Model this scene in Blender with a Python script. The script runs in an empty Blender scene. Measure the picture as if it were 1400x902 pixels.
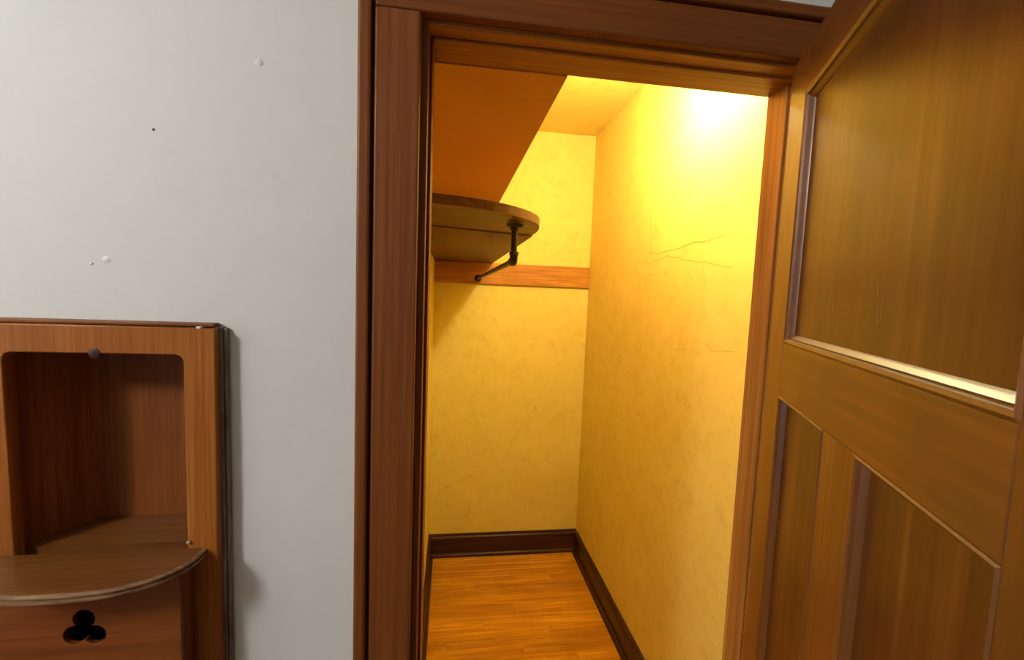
import bpy, bmesh, math, random
from mathutils import Vector, Matrix
random.seed(7)
C = bpy.context.scene.collection
S = bpy.context.scene

# ------------------------------------------------------------------ camera
cd = bpy.data.cameras.new('camera'); cam = bpy.data.objects.new('camera', cd); C.objects.link(cam)
F_ = Vector((0.13987144, 0.98672544, -0.08251601)); R_ = Vector((0.98984063, -0.13719038, 0.03734059)); U_ = Vector((-0.02552451, 0.08690058, 0.99588995))
m4 = Matrix.Identity(4)
for i in range(3):
    m4[i][0] = R_[i]; m4[i][1] = U_[i]; m4[i][2] = -F_[i]
m4[0][3], m4[1][3], m4[2][3] = 0.0, -0.70, 1.65
cam.matrix_world = m4
cd.sensor_fit = 'HORIZONTAL'; cd.sensor_width = 36; cd.lens = 599.75/1400*36; cd.clip_start = 0.01
S.camera = cam
# ------------------------------------------------------------------ world, added fill light, exposure
W = bpy.data.worlds.new('world'); S.world = W; W.use_nodes = True
W.node_tree.nodes['Background'].inputs[0].default_value = (0.75, 0.85, 1.0, 1); W.node_tree.nodes['Background'].inputs[1].default_value = 0.6
S.view_settings.view_transform = 'Standard'; S.view_settings.look = 'None'; S.view_settings.gamma = 1; S.view_settings.use_curve_mapping = False
S.view_settings.exposure = 0.0
BULB = 690.0           # closet bulb emission
GLOBE = 112.0           # room pendant globe emission
WINDOW_FILL = 8.0          # fill light added at an invented window out of view (W)
al = bpy.data.lights.new('window_fill', 'AREA'); al.shape = 'RECTANGLE'; al.size = 1.1; al.size_y = 1.3; al.energy = WINDOW_FILL; al.color = (0.93, 0.97, 1.0)
alo = bpy.data.objects.new('window_fill', al); C.objects.link(alo); alo.location = (-2.985, -1.75, 1.6)
alo.rotation_euler = Vector((1, 0, 0)).to_track_quat('-Z', 'Y').to_euler()

# ------------------------------------------------------------------ materials
def newmat(name):
    m = bpy.data.materials.new(name); m.use_nodes = True
    nt = m.node_tree; return m, nt, nt.nodes['Principled BSDF']
def N(nt, t, **k):
    n = nt.nodes.new(t)
    for a, v in k.items():
        if a in n.inputs: n.inputs[a].default_value = v
        else: setattr(n, a, v)
    return n
def noise(nt, vec, scale, detail=4, rough=.55, dist=0.0):
    n = N(nt, 'ShaderNodeTexNoise'); n.inputs['Scale'].default_value = scale; n.inputs['Detail'].default_value = detail
    n.inputs['Roughness'].default_value = rough; n.inputs['Distortion'].default_value = dist
    nt.links.new(vec, n.inputs['Vector']); return n.outputs['Fac']
def mapped(nt, scale, rnd=0.0):
    tc = N(nt, 'ShaderNodeTexCoord'); mp = N(nt, 'ShaderNodeMapping'); mp.inputs['Scale'].default_value = scale
    nt.links.new(tc.outputs['Object'], mp.inputs['Vector'])
    if rnd:
        oi = N(nt, 'ShaderNodeObjectInfo'); mu = N(nt, 'ShaderNodeMath', operation='MULTIPLY'); mu.inputs[1].default_value = rnd
        nt.links.new(oi.outputs['Random'], mu.inputs[0]); cx = N(nt, 'ShaderNodeCombineXYZ')
        for i in range(3): nt.links.new(mu.outputs[0], cx.inputs[i])
        nt.links.new(cx.outputs[0], mp.inputs['Location'])
    return mp.outputs[0]
def ramp(nt, fac, stops):
    r = N(nt, 'ShaderNodeValToRGB'); e = r.color_ramp.elements
    while len(e) < len(stops): e.new(.5)
    for i, (p, c) in enumerate(stops): e[i].position = p; e[i].color = (*c, 1)
    nt.links.new(fac, r.inputs[0]); return r.outputs[0]
def mixc(nt, fac, a, b, mode='MIX'):
    x = N(nt, 'ShaderNodeMix', data_type='RGBA', blend_type=mode)
    for s, v in (('Factor', fac), ('A', a), ('B', b)):
        i = [q for q in x.inputs if q.name == s and (q.type == 'RGBA' if s != 'Factor' else q.type == 'VALUE')][0]
        if hasattr(v, 'is_output'): nt.links.new(v, i)
        else: i.default_value = (*v, 1) if isinstance(v, tuple) else v
    return [o for o in x.outputs if o.type == 'RGBA'][0]
def bump(nt, b, fac, strength, dist=.002):
    n = N(nt, 'ShaderNodeBump'); n.inputs['Strength'].default_value = strength; n.inputs['Distance'].default_value = dist
    nt.links.new(fac, n.inputs['Height']); nt.links.new(n.outputs[0], b.inputs['Normal'])
def wood(name, dark, mid, light, axis='z', across=38, along=2.2, rough=.38, coat=.25, blot=.5, blotcol=None, rnd=4.0, tint=0.0, bmp=.15, spec=.22):
    m, nt, b = newmat(name)
    sc = {'x': (along, across, across), 'y': (across, along, across), 'z': (across, across, along)}[axis]
    v = mapped(nt, sc, rnd)
    g = noise(nt, v, 1.0, 5, .6, .6)
    col = ramp(nt, g, [(.30, dark), (.5, mid), (.72, light)])
    v2 = mapped(nt, tuple(x*3.2 if x > along else x*1.5 for x in sc), rnd)
    f = noise(nt, v2, 1.0, 3, .6)
    col = mixc(nt, ramp(nt, f, [(.35, (.55, .55, .55)), (.6, (0, 0, 0))]), col, tuple(x*.55 for x in dark))
    v3 = mapped(nt, (3.1, 3.1, 2.4), rnd*2)
    bl = noise(nt, v3, 1.6, 3, .6)
    col = mixc(nt, ramp(nt, bl, [(.42, (0, 0, 0)), (.68, (blot, blot, blot))]), col, blotcol or dark)
    if tint:
        oi = N(nt, 'ShaderNodeObjectInfo')
        col = mixc(nt, 1.0, col, ramp(nt, oi.outputs['Random'], [(0, (1-tint, 1-tint*1.25, 1-tint*1.5)), (1, (1+tint*.6, 1+tint*.6, 1+tint*.6))]), 'MULTIPLY')
    nt.links.new(col, b.inputs['Base Color'])
    rr = N(nt, 'ShaderNodeMapRange'); rr.inputs['To Min'].default_value = rough-.07; rr.inputs['To Max'].default_value = rough+.12
    nt.links.new(bl, rr.inputs['Value']); nt.links.new(rr.outputs[0], b.inputs['Roughness'])
    b.inputs['Specular IOR Level'].default_value = spec
    b.inputs['Coat Weight'].default_value = coat*.35; b.inputs['Coat Roughness'].default_value = .22
    bump(nt, b, g, bmp, .0015)
    return m
def plaster(name, base, stain, dirt, rough=.75, amt=.55, bmp=.25, gloss=.3):
    m, nt, b = newmat(name)
    v = mapped(nt, (1, 1, 1))
    a = noise(nt, v, 2.2, 7, .66, .5); f = noise(nt, v, 17, 8, .75, .5); h = noise(nt, v, 90, 5, .65)
    col = mixc(nt, ramp(nt, a, [(.40, (0, 0, 0)), (.72, (amt, amt, amt))]), base, stain)
    col = mixc(nt, ramp(nt, f, [(.50, (0, 0, 0)), (.76, (amt, amt, amt))]), col, dirt)
    col = mixc(nt, ramp(nt, h, [(.40, (0, 0, 0)), (.8, (amt*.5, amt*.5, amt*.5))]), col, stain)
    nt.links.new(col, b.inputs['Base Color']); b.inputs['Roughness'].default_value = rough
    b.inputs['Specular IOR Level'].default_value = gloss
    mx = N(nt, 'ShaderNodeMath', operation='ADD'); nt.links.new(f, mx.inputs[0]); nt.links.new(h, mx.inputs[1])
    bump(nt, b, mx.outputs[0], bmp, .002)
    return m
def plain(name, col, rough=.5, metal=0.0, var=.25, scale=20):
    m, nt, b = newmat(name); v = mapped(nt, (1, 1, 1)); f = noise(nt, v, scale, 4)
    nt.links.new(mixc(nt, f, tuple(x*(1-var) for x in col), tuple(min(1, x*(1+var)) for x in col)), b.inputs['Base Color'])
    b.inputs['Roughness'].default_value = rough; b.inputs['Metallic'].default_value = metal
    return m
def glow(name, col, s):
    m, nt, b = newmat(name); b.inputs['Base Color'].default_value = (.9, .88, .8, 1)
    b.inputs['Emission Color'].default_value = (*col, 1); b.inputs['Emission Strength'].default_value = s
    return m
M = {}
M['white'] = plaster('white_wall_paint', (.74, .745, .72), (.69, .70, .68), (.66, .66, .62), .6, .35, .10)
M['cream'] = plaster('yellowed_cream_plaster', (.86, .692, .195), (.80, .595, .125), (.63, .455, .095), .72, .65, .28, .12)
M['soffit'] = plaster('orange_tan_soffit', (.68, .33, .055), (.62, .28, .04), (.56, .25, .04), .6, .5, .1, .15)  # orange tan base, darker and redder than the closet walls
M['ceil'] = plaster('white_ceiling_paint', (.78, .78, .76), (.74, .74, .72), (.7, .7, .68), .8, .3, .1)
for ax in 'xz':
    M['trim_'+ax] = wood('stained_trim_wood_'+ax, (.17, .046, .008), (.23, .070, .013), (.27, .092, .021), ax, 45, 2.0, .46, .06, .5, (.17, .046, .010))
    M['jamb_'+ax] = wood('jamb_wood_'+ax, (.30, .115, .022), (.42, .18, .036), (.54, .25, .06), ax, 60, 1.6, .40, .2, .4, (.32, .12, .025))
    M['door_'+ax] = wood('door_wood_'+ax, (.128, .035, .004), (.188, .056, .007), (.24, .080, .011), ax, 34, 1.3, .33, .4, .7, (.095, .033, .005), bmp=.1, spec=.5)
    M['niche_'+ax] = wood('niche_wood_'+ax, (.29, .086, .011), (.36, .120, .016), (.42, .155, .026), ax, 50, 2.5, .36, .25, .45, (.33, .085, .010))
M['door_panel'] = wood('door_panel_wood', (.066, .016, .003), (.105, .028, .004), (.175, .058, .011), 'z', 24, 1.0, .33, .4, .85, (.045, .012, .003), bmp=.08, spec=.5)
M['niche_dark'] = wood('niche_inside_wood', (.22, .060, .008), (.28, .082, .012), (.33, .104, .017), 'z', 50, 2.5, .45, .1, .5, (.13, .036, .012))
M['niche_shelf'] = wood('niche_shelf_wood', (.125, .042, .008), (.18, .064, .012), (.24, .092, .02), 'x', 40, 2.5, .32, .3, .5, (.15, .05, .02))
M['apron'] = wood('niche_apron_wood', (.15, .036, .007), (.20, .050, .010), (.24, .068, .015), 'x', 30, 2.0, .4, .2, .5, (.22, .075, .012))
M['edge'] = wood('worn_shelf_edge', (.13, .060, .024), (.30, .17, .08), (.48, .31, .17), 'x', 60, 9, .35, .2, .5, (.17, .08, .03))
M['backing'] = wood('grey_backing_strip', (.16, .13, .085), (.29, .25, .18), (.40, .36, .27), 'z', 120, 14, .6, .0, .4, (.10, .075, .04))
M['plank'] = wood('oak_floor_plank', (.60, .225, .014), (.82, .360, .022), (.95, .50, .04), 'x', 34, 1.8, .30, .35, .45, (.50, .17, .015), 9.0, .14, spec=.5)
M['room_floor'] = wood('room_floor_wood', (.16, .065, .02), (.24, .10, .03), (.30, .14, .05), 'x', 20, 1.5, .35, .3)
M['cleat'] = wood('cleat_wood', (.46, .170, .024), (.62, .275, .040), (.74, .36, .07), 'x', 40, 3.0, .4, .15, .4, (.42, .13, .03))
M['shelf'] = wood('closet_shelf_wood', (.105, .033, .007), (.155, .052, .011), (.21, .078, .018), 'x', 36, 2.2, .42, .12, .5, (.20, .07, .02))
M['base'] = wood('dark_baseboard_wood', (.040, .014, .008), (.070, .024, .013), (.105, .040, .022), 'x', 40, 2.0, .34, .25, .4)
M['base_y'] = wood('dark_baseboard_wood_y', (.040, .014, .008), (.070, .024, .013), (.105, .040, .022), 'y', 40, 2.0, .34, .25, .4)
M['iron'] = plain('dark_iron_pipe', (.045, .032, .022), .42, .6, .4, 60)
M['mark'] = plain('brown_mark', (.36, .23, .07), .8)
M['hole'] = plain('nail_hole_dark', (.12, .11, .10), .9)
M['scuff'] = plain('pale_scuffed_wood', (.30, .15, .05), .6)
M['pale'] = plain('pale_spackle', (.82, .82, .79), .7)
M['brass'] = plain('brass_nail', (.75, .52, .25), .3, .7)
M['porcelain'] = plain('white_porcelain', (.8, .78, .72), .25)
M['glass'] = plain('window_glass', (.8, .85, .9), .05)
M['bulb'] = glow('lit_bulb', (1.0, .96, .58), BULB)
M['globe'] = glow('lit_globe', (1.0, .985, .935), GLOBE)

# ------------------------------------------------------------------ mesh helpers
def link(name, me, mat, parent=None):
    o = bpy.data.objects.new(name, me); C.objects.link(o)
    if mat is not None:
        for m in (mat if isinstance(mat, (list, tuple)) else [mat]): me.materials.append(m)
    if parent is not None:
        o.parent = parent; o.matrix_parent_inverse = root_inv(parent)
    return o
def root_inv(p):
    # world matrix of a parent from its own transform (parents are never scaled)
    w = p.matrix_basis.copy(); q = p
    while q.parent is not None:
        w = q.parent.matrix_basis @ q.matrix_parent_inverse @ w if False else (q.parent.matrix_basis @ q.matrix_parent_inverse @ w)
        q = q.parent
    return w.inverted()
def finish(bm, name, mat, parent=None, smooth=False):
    bmesh.ops.recalc_face_normals(bm, faces=bm.faces)
    me = bpy.data.meshes.new(name); bm.to_mesh(me); bm.free()
    if smooth:
        for p in me.polygons: p.use_smooth = True
        try: me.set_sharp_from_angle(angle=math.radians(40))
        except Exception: pass
    return link(name, me, mat, parent)
def addbox(bm, x0, x1, y0, y1, z0, z1, bev=0.0, seg=2):
    vs = [bm.verts.new((x, y, z)) for x in (x0, x1) for y in (y0, y1) for z in (z0, z1)]
    fs = [bm.faces.new([vs[i] for i in f]) for f in ((0, 1, 3, 2), (4, 6, 7, 5), (0, 4, 5, 1), (2, 3, 7, 6), (0, 2, 6, 4), (1, 5, 7, 3))]
    if bev:
        es = {e for f in fs for e in f.edges}
        bmesh.ops.bevel(bm, geom=list(es), offset=bev, segments=seg, affect='EDGES', profile=.5)
def box(name, x0, x1, y0, y1, z0, z1, mat, parent=None, bev=0.0):
    bm = bmesh.new(); addbox(bm, x0, x1, y0, y1, z0, z1, bev); return finish(bm, name, mat, parent)
def boxes(name, L, mat, parent=None, bev=0.0):
    bm = bmesh.new()
    for b in L: addbox(bm, *b, bev)
    return finish(bm, name, mat, parent)
def loft(bm, rings, closed=True, caps=True):
    R = [[bm.verts.new(p) for p in r] for r in rings]; n = len(R[0])
    for a, b in zip(R, R[1:]):
        for i in range(n if closed else n-1):
            bm.faces.new((a[i], a[(i+1) % n], b[(i+1) % n], b[i]))
    if caps and closed: bm.faces.new(R[0][::-1]); bm.faces.new(R[-1])
def prism(name, poly, z0, z1, mat, parent=None, bev=0.0):
    bm = bmesh.new(); loft(bm, [[(x, y, z0) for x, y in poly], [(x, y, z1) for x, y in poly]])
    if bev:
        es = [e for e in bm.edges if abs(e.verts[0].co.z-e.verts[1].co.z) < 1e-6]
        bmesh.ops.bevel(bm, geom=es, offset=bev, segments=2, affect='EDGES', profile=.5)
    return finish(bm, name, mat, parent, True)
def lathe(name, prof, centre, mat, parent=None, axis='z', n=24):
    bm = bmesh.new(); rings = []
    for r, h in prof:
        ring = []
        for i in range(n):
            a = 2*math.pi*i/n; c, s = r*math.cos(a), r*math.sin(a)
            p = (c, s, h) if axis == 'z' else (c, h, s)
            ring.append(tuple(p[k]+centre[k] for k in range(3)))
        rings.append(ring)
    loft(bm, rings); return finish(bm, name, mat, parent, True)
def holed(name, outer, holes, y0, y1, mat, parent=None, bev=0.0):
    # plate in the xz plane with holes, from y0 (front) to y1 (back)
    cu = bpy.data.curves.new(name, 'CURVE'); cu.dimensions = '2D'; cu.fill_mode = 'BOTH'
    for poly in [outer]+holes:
        sp = cu.splines.new('POLY'); sp.points.add(len(poly)-1); sp.use_cyclic_u = True
        for p, (x, z) in zip(sp.points, poly): p.co = (x, z, 0, 1)
    cu.extrude = abs(y1-y0)/2-bev; cu.bevel_depth = bev; cu.bevel_resolution = 2; cu.offset = -bev
    t = bpy.data.objects.new(name+'_tmp', cu); C.objects.link(t)
    me = bpy.data.meshes.new_from_object(t.evaluated_get(bpy.context.evaluated_depsgraph_get()))
    bpy.data.objects.remove(t); bpy.data.curves.remove(cu)
    for v in me.vertices: x, z, d = v.co; v.co = (x, (y0+y1)/2-d, z)
    me.name = name; me.materials.clear()
    me.update()
    return link(name, me, mat, parent)
def empty(name, loc):
    o = bpy.data.objects.new(name, None); C.objects.link(o); o.location = loc; o.empty_display_size = .1
    return o
def tag(o, label, cat, kind=None, group=None):
    o['label'] = label; o['category'] = cat
    if kind: o['kind'] = kind
    if group: o['group'] = group
    return o
def st(o, label, cat): return tag(o, label, cat, 'structure')

# ------------------------------------------------------------------ key dimensions
XL, XR, YF, YB, ZC = -0.0995, 0.846, 0.097, 1.952, 2.616     # closet interior
ROOM = (-3.0, 3.6, -4.6, 2.62)
NX0, NX1 = -0.639, -0.333                                       # niche frame
NC = (NX0+NX1)/2
# ------------------------------------------------------------------ the setting: room walls
bm = bmesh.new()
xs = [ROOM[0], -0.622, -0.350, -0.062, 0.613, ROOM[1]]; zs = [0, .955, 1.572, 2.065, ROOM[3]]
for i in range(5):
    for k in range(4):
        if i == 1 and k == 1: continue
        if i == 3 and k < 3: continue
        addbox(bm, xs[i], xs[i+1], 0, YF, zs[k], zs[k+1])
bmesh.ops.remove_doubles(bm, verts=bm.verts, dist=1e-5)
dup = {}
for f in bm.faces: dup.setdefault(tuple(sorted(v.index for v in f.verts)), []).append(f)
bm.verts.index_update(); dup = {}
for f in bm.faces: dup.setdefault(tuple(sorted(v.index for v in f.verts)), []).append(f)
bmesh.ops.delete(bm, geom=[f for v in dup.values() if len(v) > 1 for f in v], context='FACES_ONLY')
wf = finish(bm, 'wall_front', [M['white'], M['cream']])
for p in wf.data.polygons:
    if p.center.y > YF-1e-4 and p.center.x > XL-.3: p.material_index = 1
st(wf, 'white painted wall around the closet doorway and the wooden niche', 'wall')
def blob(name, x, z, r, mat, n=10, dy=.0012):
    bm = bmesh.new(); rr = random.Random(int(x*1e4))
    a = [(x+r*(.7+.5*rr.random())*math.cos(6.283*i/n), z+r*(.7+.5*rr.random())*math.sin(6.283*i/n)) for i in range(n)]
    loft(bm, [[(p, .0, q) for p, q in a], [(x+(p-x)*.6, -dy, z+(q-z)*.6) for p, q in a]])
    return finish(bm, name, mat, wf, True)
blob('nail_hole', -.4184, 1.8602, .0022, M['hole'])
blob('filled_spot', -.4843, 1.6763, .006, M['pale']); blob('filled_spot', -.503, 1.6703, .003, M['pale']); blob('filled_spot', -.2785, 1.9652, .006, M['pale'])
st(box('floor', ROOM[0], ROOM[1], ROOM[2], 2.1, -.06, -.014, M['room_floor']), 'orange varnished narrow strip wood floor', 'floor')
st(box('ceiling', ROOM[0], ROOM[1], ROOM[2], 0, ROOM[3], ROOM[3]+.05, M['ceil']), 'white ceiling of the room in front of the closet', 'ceiling')
boxL = [(ROOM[0]-.1, ROOM[0], ROOM[2], -2.3, 0, ROOM[3]), (ROOM[0]-.1, ROOM[0], -1.2, .1, 0, ROOM[3]), (ROOM[0]-.1, ROOM[0], -2.3, -1.2, 0, .95), (ROOM[0]-.1, ROOM[0], -2.3, -1.2, 2.25, ROOM[3])]
st(boxes('wall_left', boxL, M['white']), 'white room wall holding the added window', 'wall')
st(box('wall_right', ROOM[1], ROOM[1]+.1, ROOM[2], .1, 0, ROOM[3], M['white']), 'white room wall behind the open door', 'wall')
st(box('wall_back', ROOM[0]-.1, ROOM[1]+.1, ROOM[2]-.1, ROOM[2], 0, ROOM[3], M['white']), 'white room wall facing the closet', 'wall')
w1 = empty('added_window_1', (ROOM[0], -1.75, .95)); st(w1, 'white framed window out of view, added for fill light', 'window')  # unseen window, added to carry the room's fill light
boxes('window_frame', [(ROOM[0]-.06, ROOM[0]-.02, -2.3, -2.25, .95, 2.25), (ROOM[0]-.06, ROOM[0]-.02, -1.25, -1.2, .95, 2.25), (ROOM[0]-.06, ROOM[0]-.02, -2.25, -1.25, .95, 1.0), (ROOM[0]-.06, ROOM[0]-.02, -2.25, -1.25, 2.2, 2.25)], M['ceil'], w1)
box('pane', ROOM[0]-.045, ROOM[0]-.04, -2.25, -1.25, 1.0, 2.2, M['glass'], w1)

# ------------------------------------------------------------------ closet shell
cl = st(box('wall_closet_left', XL-.06, XL, YF, YB, 0, ZC, M['cream']), 'cream plaster closet wall beside the left door jamb', 'wall')
cb = st(box('wall_closet_back', XL-.06, XR+.06, YB, YB+.06, 0, ZC, M['cream']), 'cream plaster wall at the end of the closet', 'wall')
cr = st(box('wall_closet_right', XR, XR+.06, YF, YB, 0, ZC, M['cream']), 'stained and cracked cream plaster wall along the closet', 'wall')
st(box('ceiling', XL-.06, XR+.06, YF, YB+.06, ZC, ZC+.05, M['cream']), 'cream plaster ceiling of the closet', 'ceiling')
SX, SZ = .1955, 2.0382
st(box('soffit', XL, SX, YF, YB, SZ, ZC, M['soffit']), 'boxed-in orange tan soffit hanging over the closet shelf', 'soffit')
def crack(pts, w=.0018, wall=cr, x=XR):
    bm = bmesh.new(); rr = random.Random(len(pts)+int(pts[0][0]*1000)); fine = []
    for (a, b), (c, d) in zip(pts, pts[1:]):
        for i in range(6): t = i/6; fine.append((a+(c-a)*t+rr.uniform(-.004, .004), b+(d-b)*t+rr.uniform(-.004, .004)))
    fine.append(pts[-1]); rings = []
    n = len(fine)
    for i, (y, z) in enumerate(fine):
        h = w*(.25+.75*math.sin(math.pi*(i+.3)/(n+.3)))*rr.uniform(.6, 1.1)
        a = fine[max(0, i-1)]; b = fine[min(n-1, i+1)]; dy, dz = b[0]-a[0], b[1]-a[1]; L = math.hypot(dy, dz) or 1
        ny, nz = -dz/L*h/2, dy/L*h/2
        rings.append([(x+.001, y+ny, z+nz), (x-.0007, y, z), (x+.001, y-ny, z-nz)])
    loft(bm, rings); return finish(bm, 'plaster_crack', M['mark'], wall)
crack([(1.141, 2.045), (1.118, 1.93), (1.097, 1.832)], .0032)
crack([(.905, 2.15), (.88, 2.04), (.85, 1.945)], .0024)
crack([(1.17, 1.865), (1.05, 1.835), (.86, 1.845), (.74, 1.858), (.62, 1.83)], .0026)
crack([(1.26, 1.828), (1.12, 1.80), (.95, 1.822), (.82, 1.80), (.55, 1.756)], .0026)
crack([(.80, 1.865), (.70, 1.848), (.58, 1.86)], .002)
crack([(1.30, 1.78), (1.18, 1.74), (1.05, 1.755)], .002)
crack([(.72, 1.52), (.60, 1.49), (.50, 1.50)], .0022)
crack([(.95, 1.50), (.86, 1.46), (.78, 1.475)], .002)

# floor strips of the closet: each its own part of the floor
fl = bpy.data.objects['floor']
SW = .057; y = YB; row = 0
protos = {}
def plank(x0, x1, yc):
    L = round(x1-x0, 3)
    if L not in protos:
        bm = bmesh.new(); addbox(bm, -L/2+.0004, L/2-.0004, -SW/2+.0005, SW/2-.0005, -.018, 0, .0009, 1)
        bmesh.ops.recalc_face_normals(bm, faces=bm.faces); me = bpy.data.meshes.new('plank'); bm.to_mesh(me); bm.free(); me.materials.append(M['plank']); protos[L] = me
    o = bpy.data.objects.new('plank', protos[L]); C.objects.link(o); o.location = ((x0+x1)/2, yc, 0); o.parent = fl
while y > YF-.12:
    j = [.30, .62, .12, .48, .72][row % 5]
    plank(XL, XL+j, y-SW/2); plank(XL+j, XR, y-SW/2)
    y -= SW; row += 1

# baseboards: board with cap and shoe moulding
def baseboard(name, length, place, label, mat):
    # profile (d = distance from wall, z), extruded along t
    e = empty(name, place(0, 0, 0)); st(e, label, 'baseboard')
    def run(nm, prof, m, rnd=False):
        bm = bmesh.new(); loft(bm, [[place(t, d, z) for d, z in prof] for t in (0, length)])
        return finish(bm, nm, m, e, True)
    run('board', [(0, 0), (.014, 0), (.014, .112), (0, .112)], mat)
    run('cap_moulding', [(0, .112), (.016, .112), (.018, .117), (.015, .124), (.009, .128), (.007, .138), (0, .141)], mat)
    run('shoe_moulding', [(.014, 0), (.032, 0), (.0315, .006), (.029, .013), (.024, .019), (.018, .022), (.014, .022)], mat)
    return e
baseboard('baseboard_back', XR-XL, lambda t, d, z: (XL+t, YB-d, z), 'dark brown baseboard along the end wall of the closet', M['base'])
baseboard('baseboard_right', YB-YF-.033, lambda t, d, z: (XR-d, YF+t, z), 'dark brown baseboard below the cracked closet wall', M['base_y'])
baseboard('baseboard_left', YB-YF-.033, lambda t, d, z: (XL+d, YF+t, z), 'dark brown baseboard beside the left door jamb', M['base_y'])

# ------------------------------------------------------------------ door frame
t1 = empty('trim_1', (.275, 0, 0)); st(t1, 'dark reddish brown stained wood casing and jambs of the closet doorway', 'door frame')
ZH, ZT = 2.0505, 2.1322
def casing_side(a, b, s):
    # a inner edge, b outer edge, s = +1 if outer is to the right
    g0, g1 = b-s*.0229, b-s*.0189
    q = boxes('side_casing', [(min(a, g0), max(a, g0), -.020, 0, 0, ZH)], M['trim_z'], t1, .003)
    boxes('casing_groove', [(min(g0, g1), max(g0, g1), -.007, 0, 0, ZT-.02)], M['trim_z'], q)
    boxes('back_band', [(min(g1, b), max(g1, b), -.025, 0, 0, ZT)], M['trim_z'], q, .004)
casing_side(-.0525, -.1399, -1); casing_side(.602, .6895, 1)
hc = box('head_casing', -.1170, .6666, -.020, 0, ZH, ZT-.0229, M['trim_x'], t1, .003)
box('casing_groove', -.1170, .6666, -.007, 0, ZT-.0229, ZT-.0189, M['trim_x'], hc)
box('back_band', -.1210, .6706, -.025, 0, ZT-.0189, ZT, M['trim_x'], hc, .004)
JB = .0968
box('jamb', -.062, -.042, 0.0002, JB, 0, 2.045, M['trim_z'], t1, .0015); box('jamb', .593, .613, 0.0002, JB, 0, 2.045, M['jamb_z'], t1, .0015)
box('head_jamb', -.062, .613, 0.0002, JB, 2.045, 2.065, M['jamb_x'], t1, .0015)
box('door_stop', -.042, -.037, .031, JB, 0, 2.045, M['trim_z'], t1, .0015); box('door_stop', .588, .593, .046, JB, 0, 2.045, M['jamb_z'], t1, .0015)
box('door_stop', -.037, .588, .031, JB, 2.040, 2.045, M['jamb_x'], t1, .0015)

# ------------------------------------------------------------------ door (local: x along the door from the hinge, y = 0 visible face, +y away from it)
DY = 0.44995
d1 = empty('door_1', (.558, -.0015, 0.008)); st(d1, 'open brown panelled wooden door with one tall panel over two narrow panels', 'door')
dv = Vector((-math.sin(DY), -math.cos(DY), 0))         # along the door, hinge to free edge
d1.rotation_euler = (0, 0, math.atan2(dv.y, dv.x))
# local +y after this rotation: (-dv.y, dv.x) points to the right of the door, away from the visible face
DW, DH, TH = .64, 2.034, .035
sg = 1
def dl(o): o.parent = d1; o.matrix_parent_inverse = Matrix.Identity(4); return o
def dbox(name, s0, s1, z0, z1, y0, y1, mat, bev=.0012):
    return dl(box(name, s0, s1, y0, y1, z0, z1, mat, None, bev))
zz = lambda z: z-.008
ZU0, ZU1, ZL1, ZL0 = zz(1.588), zz(1.969), zz(1.504), .24
S0, S1, S2, S3 = .085, .277, .364, .5555
dbox('stile', 0, S0, 0, DH, 0, TH, M['door_z']); dbox('stile', S3, DW, 0, DH, 0, TH, M['door_z'])
dbox('top_rail', S0, S3, ZU1, DH, 0, TH, M['door_x']); dbox('lock_rail', S0, S3, ZL1, ZU0, 0, TH, M['door_x']); dbox('bottom_rail', S0, S3, 0, ZL0, 0, TH, M['door_x'])
dbox('mullion', S1, S2, ZL0, ZL1, 0, TH, M['door_z'])
def dpanel(s0, s1, z0, z1, mo):
    dbox('panel', s0-.006, s1+.006, z0-.006, z1+.006, .0105, .0245, M['door_panel'] , 0)
    # mitred moulding frame, one piece a side
    w, P = mo, [(0, .0004), (.18, -.0012), (.42, .0005), (.50, .004), (.62, .0035), (.85, .0075), (1, .0104)]
    c = [(s0, z0), (s1, z0), (s1, z1), (s0, z1)]; ins = [(1, 1), (-1, 1), (-1, -1), (1, -1)]
    for k in range(4):
        bm = bmesh.new(); rings = []
        for q in (k, (k+1) % 4):
            rings.append([(c[q][0]+ins[q][0]*w*u, dep, c[q][1]+ins[q][1]*w*u) for u, dep in P]+[(c[q][0]+ins[q][0]*w, .0106, c[q][1]+ins[q][1]*w), (c[q][0], .0106, c[q][1])])
        loft(bm, rings); dl(finish(bm, 'panel_moulding', M['door_z' if k % 2 else 'door_x'], None, True))
dpanel(S0, S3, ZU0, ZU1, .015); dpanel(S0, S1, ZL0, ZL1, .010); dpanel(S2, S3, ZL0, ZL1, .010)

pn = [o for o in d1.children if o.name.startswith('panel') and 'moulding' not in o.name][0]
rs = random.Random(3)
for k in range(9):      # pale scratches in the varnish low on the tall panel
    s_, z_, L_ = rs.uniform(.20, .36), rs.uniform(1.60, 1.66), rs.uniform(.012, .03); bm = bmesh.new()
    q = rs.uniform(-.006, .006); w_ = rs.uniform(.0004, .0009)
    loft(bm, [[(s_-w_, .0106, z_), (s_+w_, .0106, z_), (s_, .0102, z_)], [(s_+q-w_*.3, .0106, z_+L_), (s_+q+w_*.3, .0106, z_+L_), (s_+q, .0103, z_+L_)]])
    o = finish(bm, 'scratch', M['scuff'], None); o.parent = pn; o.matrix_parent_inverse = Matrix.Identity(4)

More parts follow.
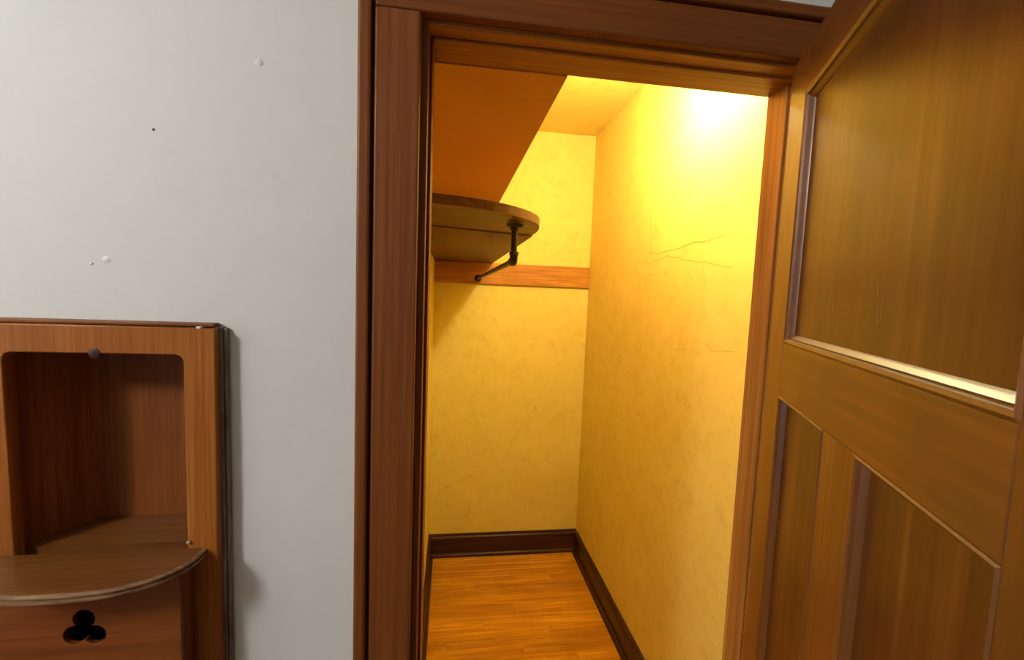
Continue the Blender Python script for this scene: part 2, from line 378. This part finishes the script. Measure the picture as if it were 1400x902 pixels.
# ------------------------------------------------------------------ wall niche cabinet
nf = empty('wall_niche', (NC, -.012, .90)); tag(nf, 'brown wooden wall niche cabinet with rounded shelf and trefoil cut-out below', 'niche')
AX0, AX1, AY = NC-.120, NC+.120, -.060
OX0, OX1, OZ1 = -.598, -.374, 1.546; SHZ = 1.259; NZT = 1.585
def rounded(x0, x1, z0, z1, r, n=6):
    pts = [(x0, z0), (x1, z0)]
    for cx, a0 in ((x1-r, 0), (x0+r, 90)):
        for i in range(n+1): a = math.radians(a0+90*i/n); pts.append((cx+r*math.cos(a), z1-r+r*math.sin(a)))
    return pts
holed('face_frame', [(NX0, .90), (NX1, .90), (NX1, NZT), (NX0, NZT)], [rounded(OX0, OX1, 1.246, OZ1, .011), [(AX0+.012, .945), (AX1-.012, .945), (AX1-.012, 1.235), (AX0+.012, 1.235)]], -.025, -.006, M['niche_z'], nf, .0018)
boxes('backing_strip', [(NX1-.002, NX1+.0035, -.0105, -.0002, .90, NZT+.001), (NX1+.0045, NX1+.009, -.0075, -.0002, .90, NZT-.001)], M['backing'], nf, .0012)
box('top_strip', NX0, NX1-.004, -.0185, -.0002, NZT+.0008, NZT+.0062, M['trim_x'], nf, .0015)
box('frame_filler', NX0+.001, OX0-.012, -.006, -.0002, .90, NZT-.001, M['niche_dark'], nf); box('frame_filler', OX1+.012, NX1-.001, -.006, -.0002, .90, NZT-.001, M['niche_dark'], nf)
# splayed inside
IY = .080; a0, a1, b0, b1 = -.612, -.559, -.360, -.413
zt0, zt1 = 1.2475, 1.568
def slab(name, pts, mat):
    return prism(name, pts, zt0, zt1, mat, nf)
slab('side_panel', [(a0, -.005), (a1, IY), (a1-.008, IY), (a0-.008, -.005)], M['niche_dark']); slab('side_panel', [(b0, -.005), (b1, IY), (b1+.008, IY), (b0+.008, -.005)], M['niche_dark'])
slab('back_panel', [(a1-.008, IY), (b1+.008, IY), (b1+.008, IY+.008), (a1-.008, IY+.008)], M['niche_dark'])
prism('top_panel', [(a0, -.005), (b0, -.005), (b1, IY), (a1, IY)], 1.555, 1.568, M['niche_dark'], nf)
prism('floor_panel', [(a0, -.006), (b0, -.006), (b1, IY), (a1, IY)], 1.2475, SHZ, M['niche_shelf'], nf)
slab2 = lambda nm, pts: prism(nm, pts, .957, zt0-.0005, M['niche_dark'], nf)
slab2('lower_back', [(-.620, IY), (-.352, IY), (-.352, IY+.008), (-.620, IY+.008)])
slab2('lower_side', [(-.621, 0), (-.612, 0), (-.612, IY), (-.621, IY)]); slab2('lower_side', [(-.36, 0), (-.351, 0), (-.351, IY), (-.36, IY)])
# rounded shelf with grooved edge
n = 40; hw, dep, pw = .138, .094, 2.5
def arc(grow):
    out = []
    for i in range(n+1):
        t = math.pi*i/n; c, s = math.cos(t), math.sin(t)
        x = NC-(hw+grow)*math.copysign(abs(c)**(2/pw), c); yy = -.0255-(dep+grow)*abs(s)**(2/pw); out.append((x, yy))
    return out
prism('shelf_board', arc(-.0045), 1.2475, SHZ, M['niche_shelf'], nf)
bm = bmesh.new(); prof = [(-.0045, SHZ-.0002), (-.002, SHZ-.0004), (0, SHZ-.0022), (0, SHZ-.0042), (-.0026, SHZ-.0056), (-.0026, SHZ-.0066), (0, SHZ-.008), (0, SHZ-.0105), (-.002, SHZ-.0125), (-.0045, SHZ-.0127)]
A = [arc(g) for g, z in prof]
loft(bm, [[(A[j][i][0], A[j][i][1], prof[j][1]) for j in range(len(prof))] for i in range(n+1)]); finish(bm, 'shelf_edge', M['edge'], nf, True)
# apron box with trefoil
cs = [(NC-.0012, 1.1832), (NC-.0137, 1.1602), (NC+.0117, 1.1595)]; cen = (NC-.001, 1.1682); rad = .0136
tre = []
for i in range(72):
    a = 2*math.pi*i/72; u = (math.cos(a), math.sin(a)); best = .004
    for c in cs:
        q = (c[0]-cen[0], c[1]-cen[1]); b_ = q[0]*u[0]+q[1]*u[1]; disc = b_*b_-(q[0]**2+q[1]**2)+rad**2
        if disc > 0: best = max(best, b_+math.sqrt(disc))
    tre.append((cen[0]+u[0]*best, cen[1]+u[1]*best))
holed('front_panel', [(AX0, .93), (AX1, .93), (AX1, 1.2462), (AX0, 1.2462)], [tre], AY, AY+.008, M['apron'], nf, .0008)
box('box_side', AX0, AX0+.008, AY+.008, -.0255, .93, 1.2462, M['niche_dark'], nf); box('box_side', AX1-.008, AX1, AY+.008, -.0255, .93, 1.2462, M['niche_dark'], nf)
box('box_bottom', AX0+.008, AX1-.008, AY+.008, -.0255, .93, .938, M['niche_dark'], nf)
lathe('catch', [(.0005, -.0262), (.005, -.0260), (.0075, -.0252), (.008, -.020)], (NC, 0, 1.5465), M['base'], nf, 'y', 16)
box('paint_chip', -.356, -.350, -.0262, -.0185, NZT-.0012, NZT+.0018, M['pale'], nf, .0007)
lathe('nail_head', [(.0005, -.004), (.0028, -.003), (.003, -.001), (.0028, .0)], (-.3715, -.0255, 1.2690), M['brass'], nf, 'y', 12)

# ------------------------------------------------------------------ closet shelf, cleat, rod
SH = 1.8263
tag(box('wall_cleat', XL, XR, YB-.020, YB, 1.7015, SH, M['cleat'], None, .0015), 'flat orange brown wooden cleat board across the closet end wall', 'cleat')
cs_ = empty('closet_shelf', (.08, 1.2, SH)); tag(cs_, 'brown wooden closet shelf with rounded front corner under the soffit', 'shelf')
ctrl = [(-.0995, .232), (-.044, .242), (.032, .264), (.107, .300), (.162, .347), (.202, .402), (.229, .470), (.241, .56), (.2425, .64)]
fr = []
for i in range(len(ctrl)-1):
    p0 = Vector(ctrl[max(0, i-1)]); p1 = Vector(ctrl[i]); p2 = Vector(ctrl[i+1]); p3 = Vector(ctrl[min(len(ctrl)-1, i+2)])
    for k in range(5):
        t = k/5; fr.append(tuple(.5*((2*p1)+(p2-p0)*t+(2*p0-5*p1+4*p2-p3)*t*t+(3*p1-p0-3*p2+p3)*t**3)))
fr.append(ctrl[-1])
prism('board', fr+[(XL, .535)], SH+.004, SH+.0255, M['shelf'], cs_, .003)
prism('board', [(XL, .5385), (.2425, .6435), (.2425, YB), (XL, YB)], SH, SH+.021, M['shelf'], cs_, .002)
rd = empty('clothes_rod', (.158, .432, SH)); tag(rd, 'dark iron pipe clothes rod hung from the shelf by a flange', 'clothes rod')
lathe('flange', [(.0215, 0), (.0225, -.003), (.020, -.006), (.012, -.008), (.0115, -.014), (.009, -.015)], (.158, .432, SH), M['iron'], rd)
lathe('drop_pipe', [(.0078, -.010), (.0078, -.085)], (.158, .432, SH), M['iron'], rd)
bm = bmesh.new(); rings = []
for i in range(7):
    a = math.radians(90*i/6); cy, cz = .432+.014*(1-math.cos(a)), 1.7475-.0135*math.sin(a)
    rings.append([(.158+.0105*math.cos(q), cy+.0105*math.sin(q)*math.cos(a), cz+.0105*math.sin(q)*math.sin(a)) for q in [6.2832*k/16 for k in range(16)]])
el = None; loft(bm, rings); el = finish(bm, 'elbow', M['iron'], rd, True)
lathe('elbow_collar', [(.0105, 1.7475), (.0122, 1.749), (.0122, 1.757), (.0105, 1.758)], (.158, .432, 0), M['iron'], el)
lathe('elbow_collar', [(.0105, .446), (.0122, .448), (.0122, .455), (.0105, .456)], (.158, 0, 1.734), M['iron'], el, 'y')
lathe('rod', [(.0078, .452), (.0078, YB-.022)], (.158, 0, 1.734), M['iron'], rd, 'y')
lathe('flange', [(.010, YB-.030), (.020, YB-.026), (.0215, YB-.0202)], (.158, 0, 1.734), M['iron'], rd, 'y')

# ------------------------------------------------------------------ lamps
LX, LY, LD = .605, .65, .108   # position and length of the drop cord
cl_ = empty('closet_lamp', (LX, LY, ZC)); tag(cl_, 'bare bulb in a porcelain holder on the closet ceiling', 'lamp')
lathe('ceiling_rose', [(.050, ZC), (.050, ZC-.008), (.034, ZC-.020), (.004, ZC-.024)], (LX, LY, 0), M['porcelain'], cl_)
lathe('cord', [(.0035, ZC-.02), (.0035, ZC-LD-.02)], (LX, LY, 0), M['iron'], cl_, 'z', 10)
lathe('lamp_holder', [(.006, ZC-LD-.015), (.018, ZC-LD-.022), (.022, ZC-LD-.050), (.020, ZC-LD-.058), (.001, ZC-LD-.058)], (LX, LY, 0), M['porcelain'], cl_)
lathe('bulb', [(rr_, ZC-LD-hh_) for rr_, hh_ in ((.013, .059), (.015, .075), (.026, .10), (.030, .125), (.026, .148), (.014, .160), (.001, .163))], (LX, LY, 0), M['bulb'], cl_)
GL = (-1.62, -1.30)
gl = empty('room_lamp', (GL[0], GL[1], ROOM[3])); tag(gl, 'white glass globe lamp on the room ceiling', 'lamp')
lathe('lamp_base', [(.07, ROOM[3]), (.07, ROOM[3]-.02), (.05, ROOM[3]-.04), (.045, ROOM[3]-.07), (.01, ROOM[3]-.07)], (*GL, 0), M['porcelain'], gl)
gp = [(max(.002, .13*math.sin(math.pi*i/12)), ROOM[3]-.19+.13*math.cos(math.pi*i/12)) for i in range(13)]
lathe('globe', gp, (*GL, 0), M['globe'], gl)
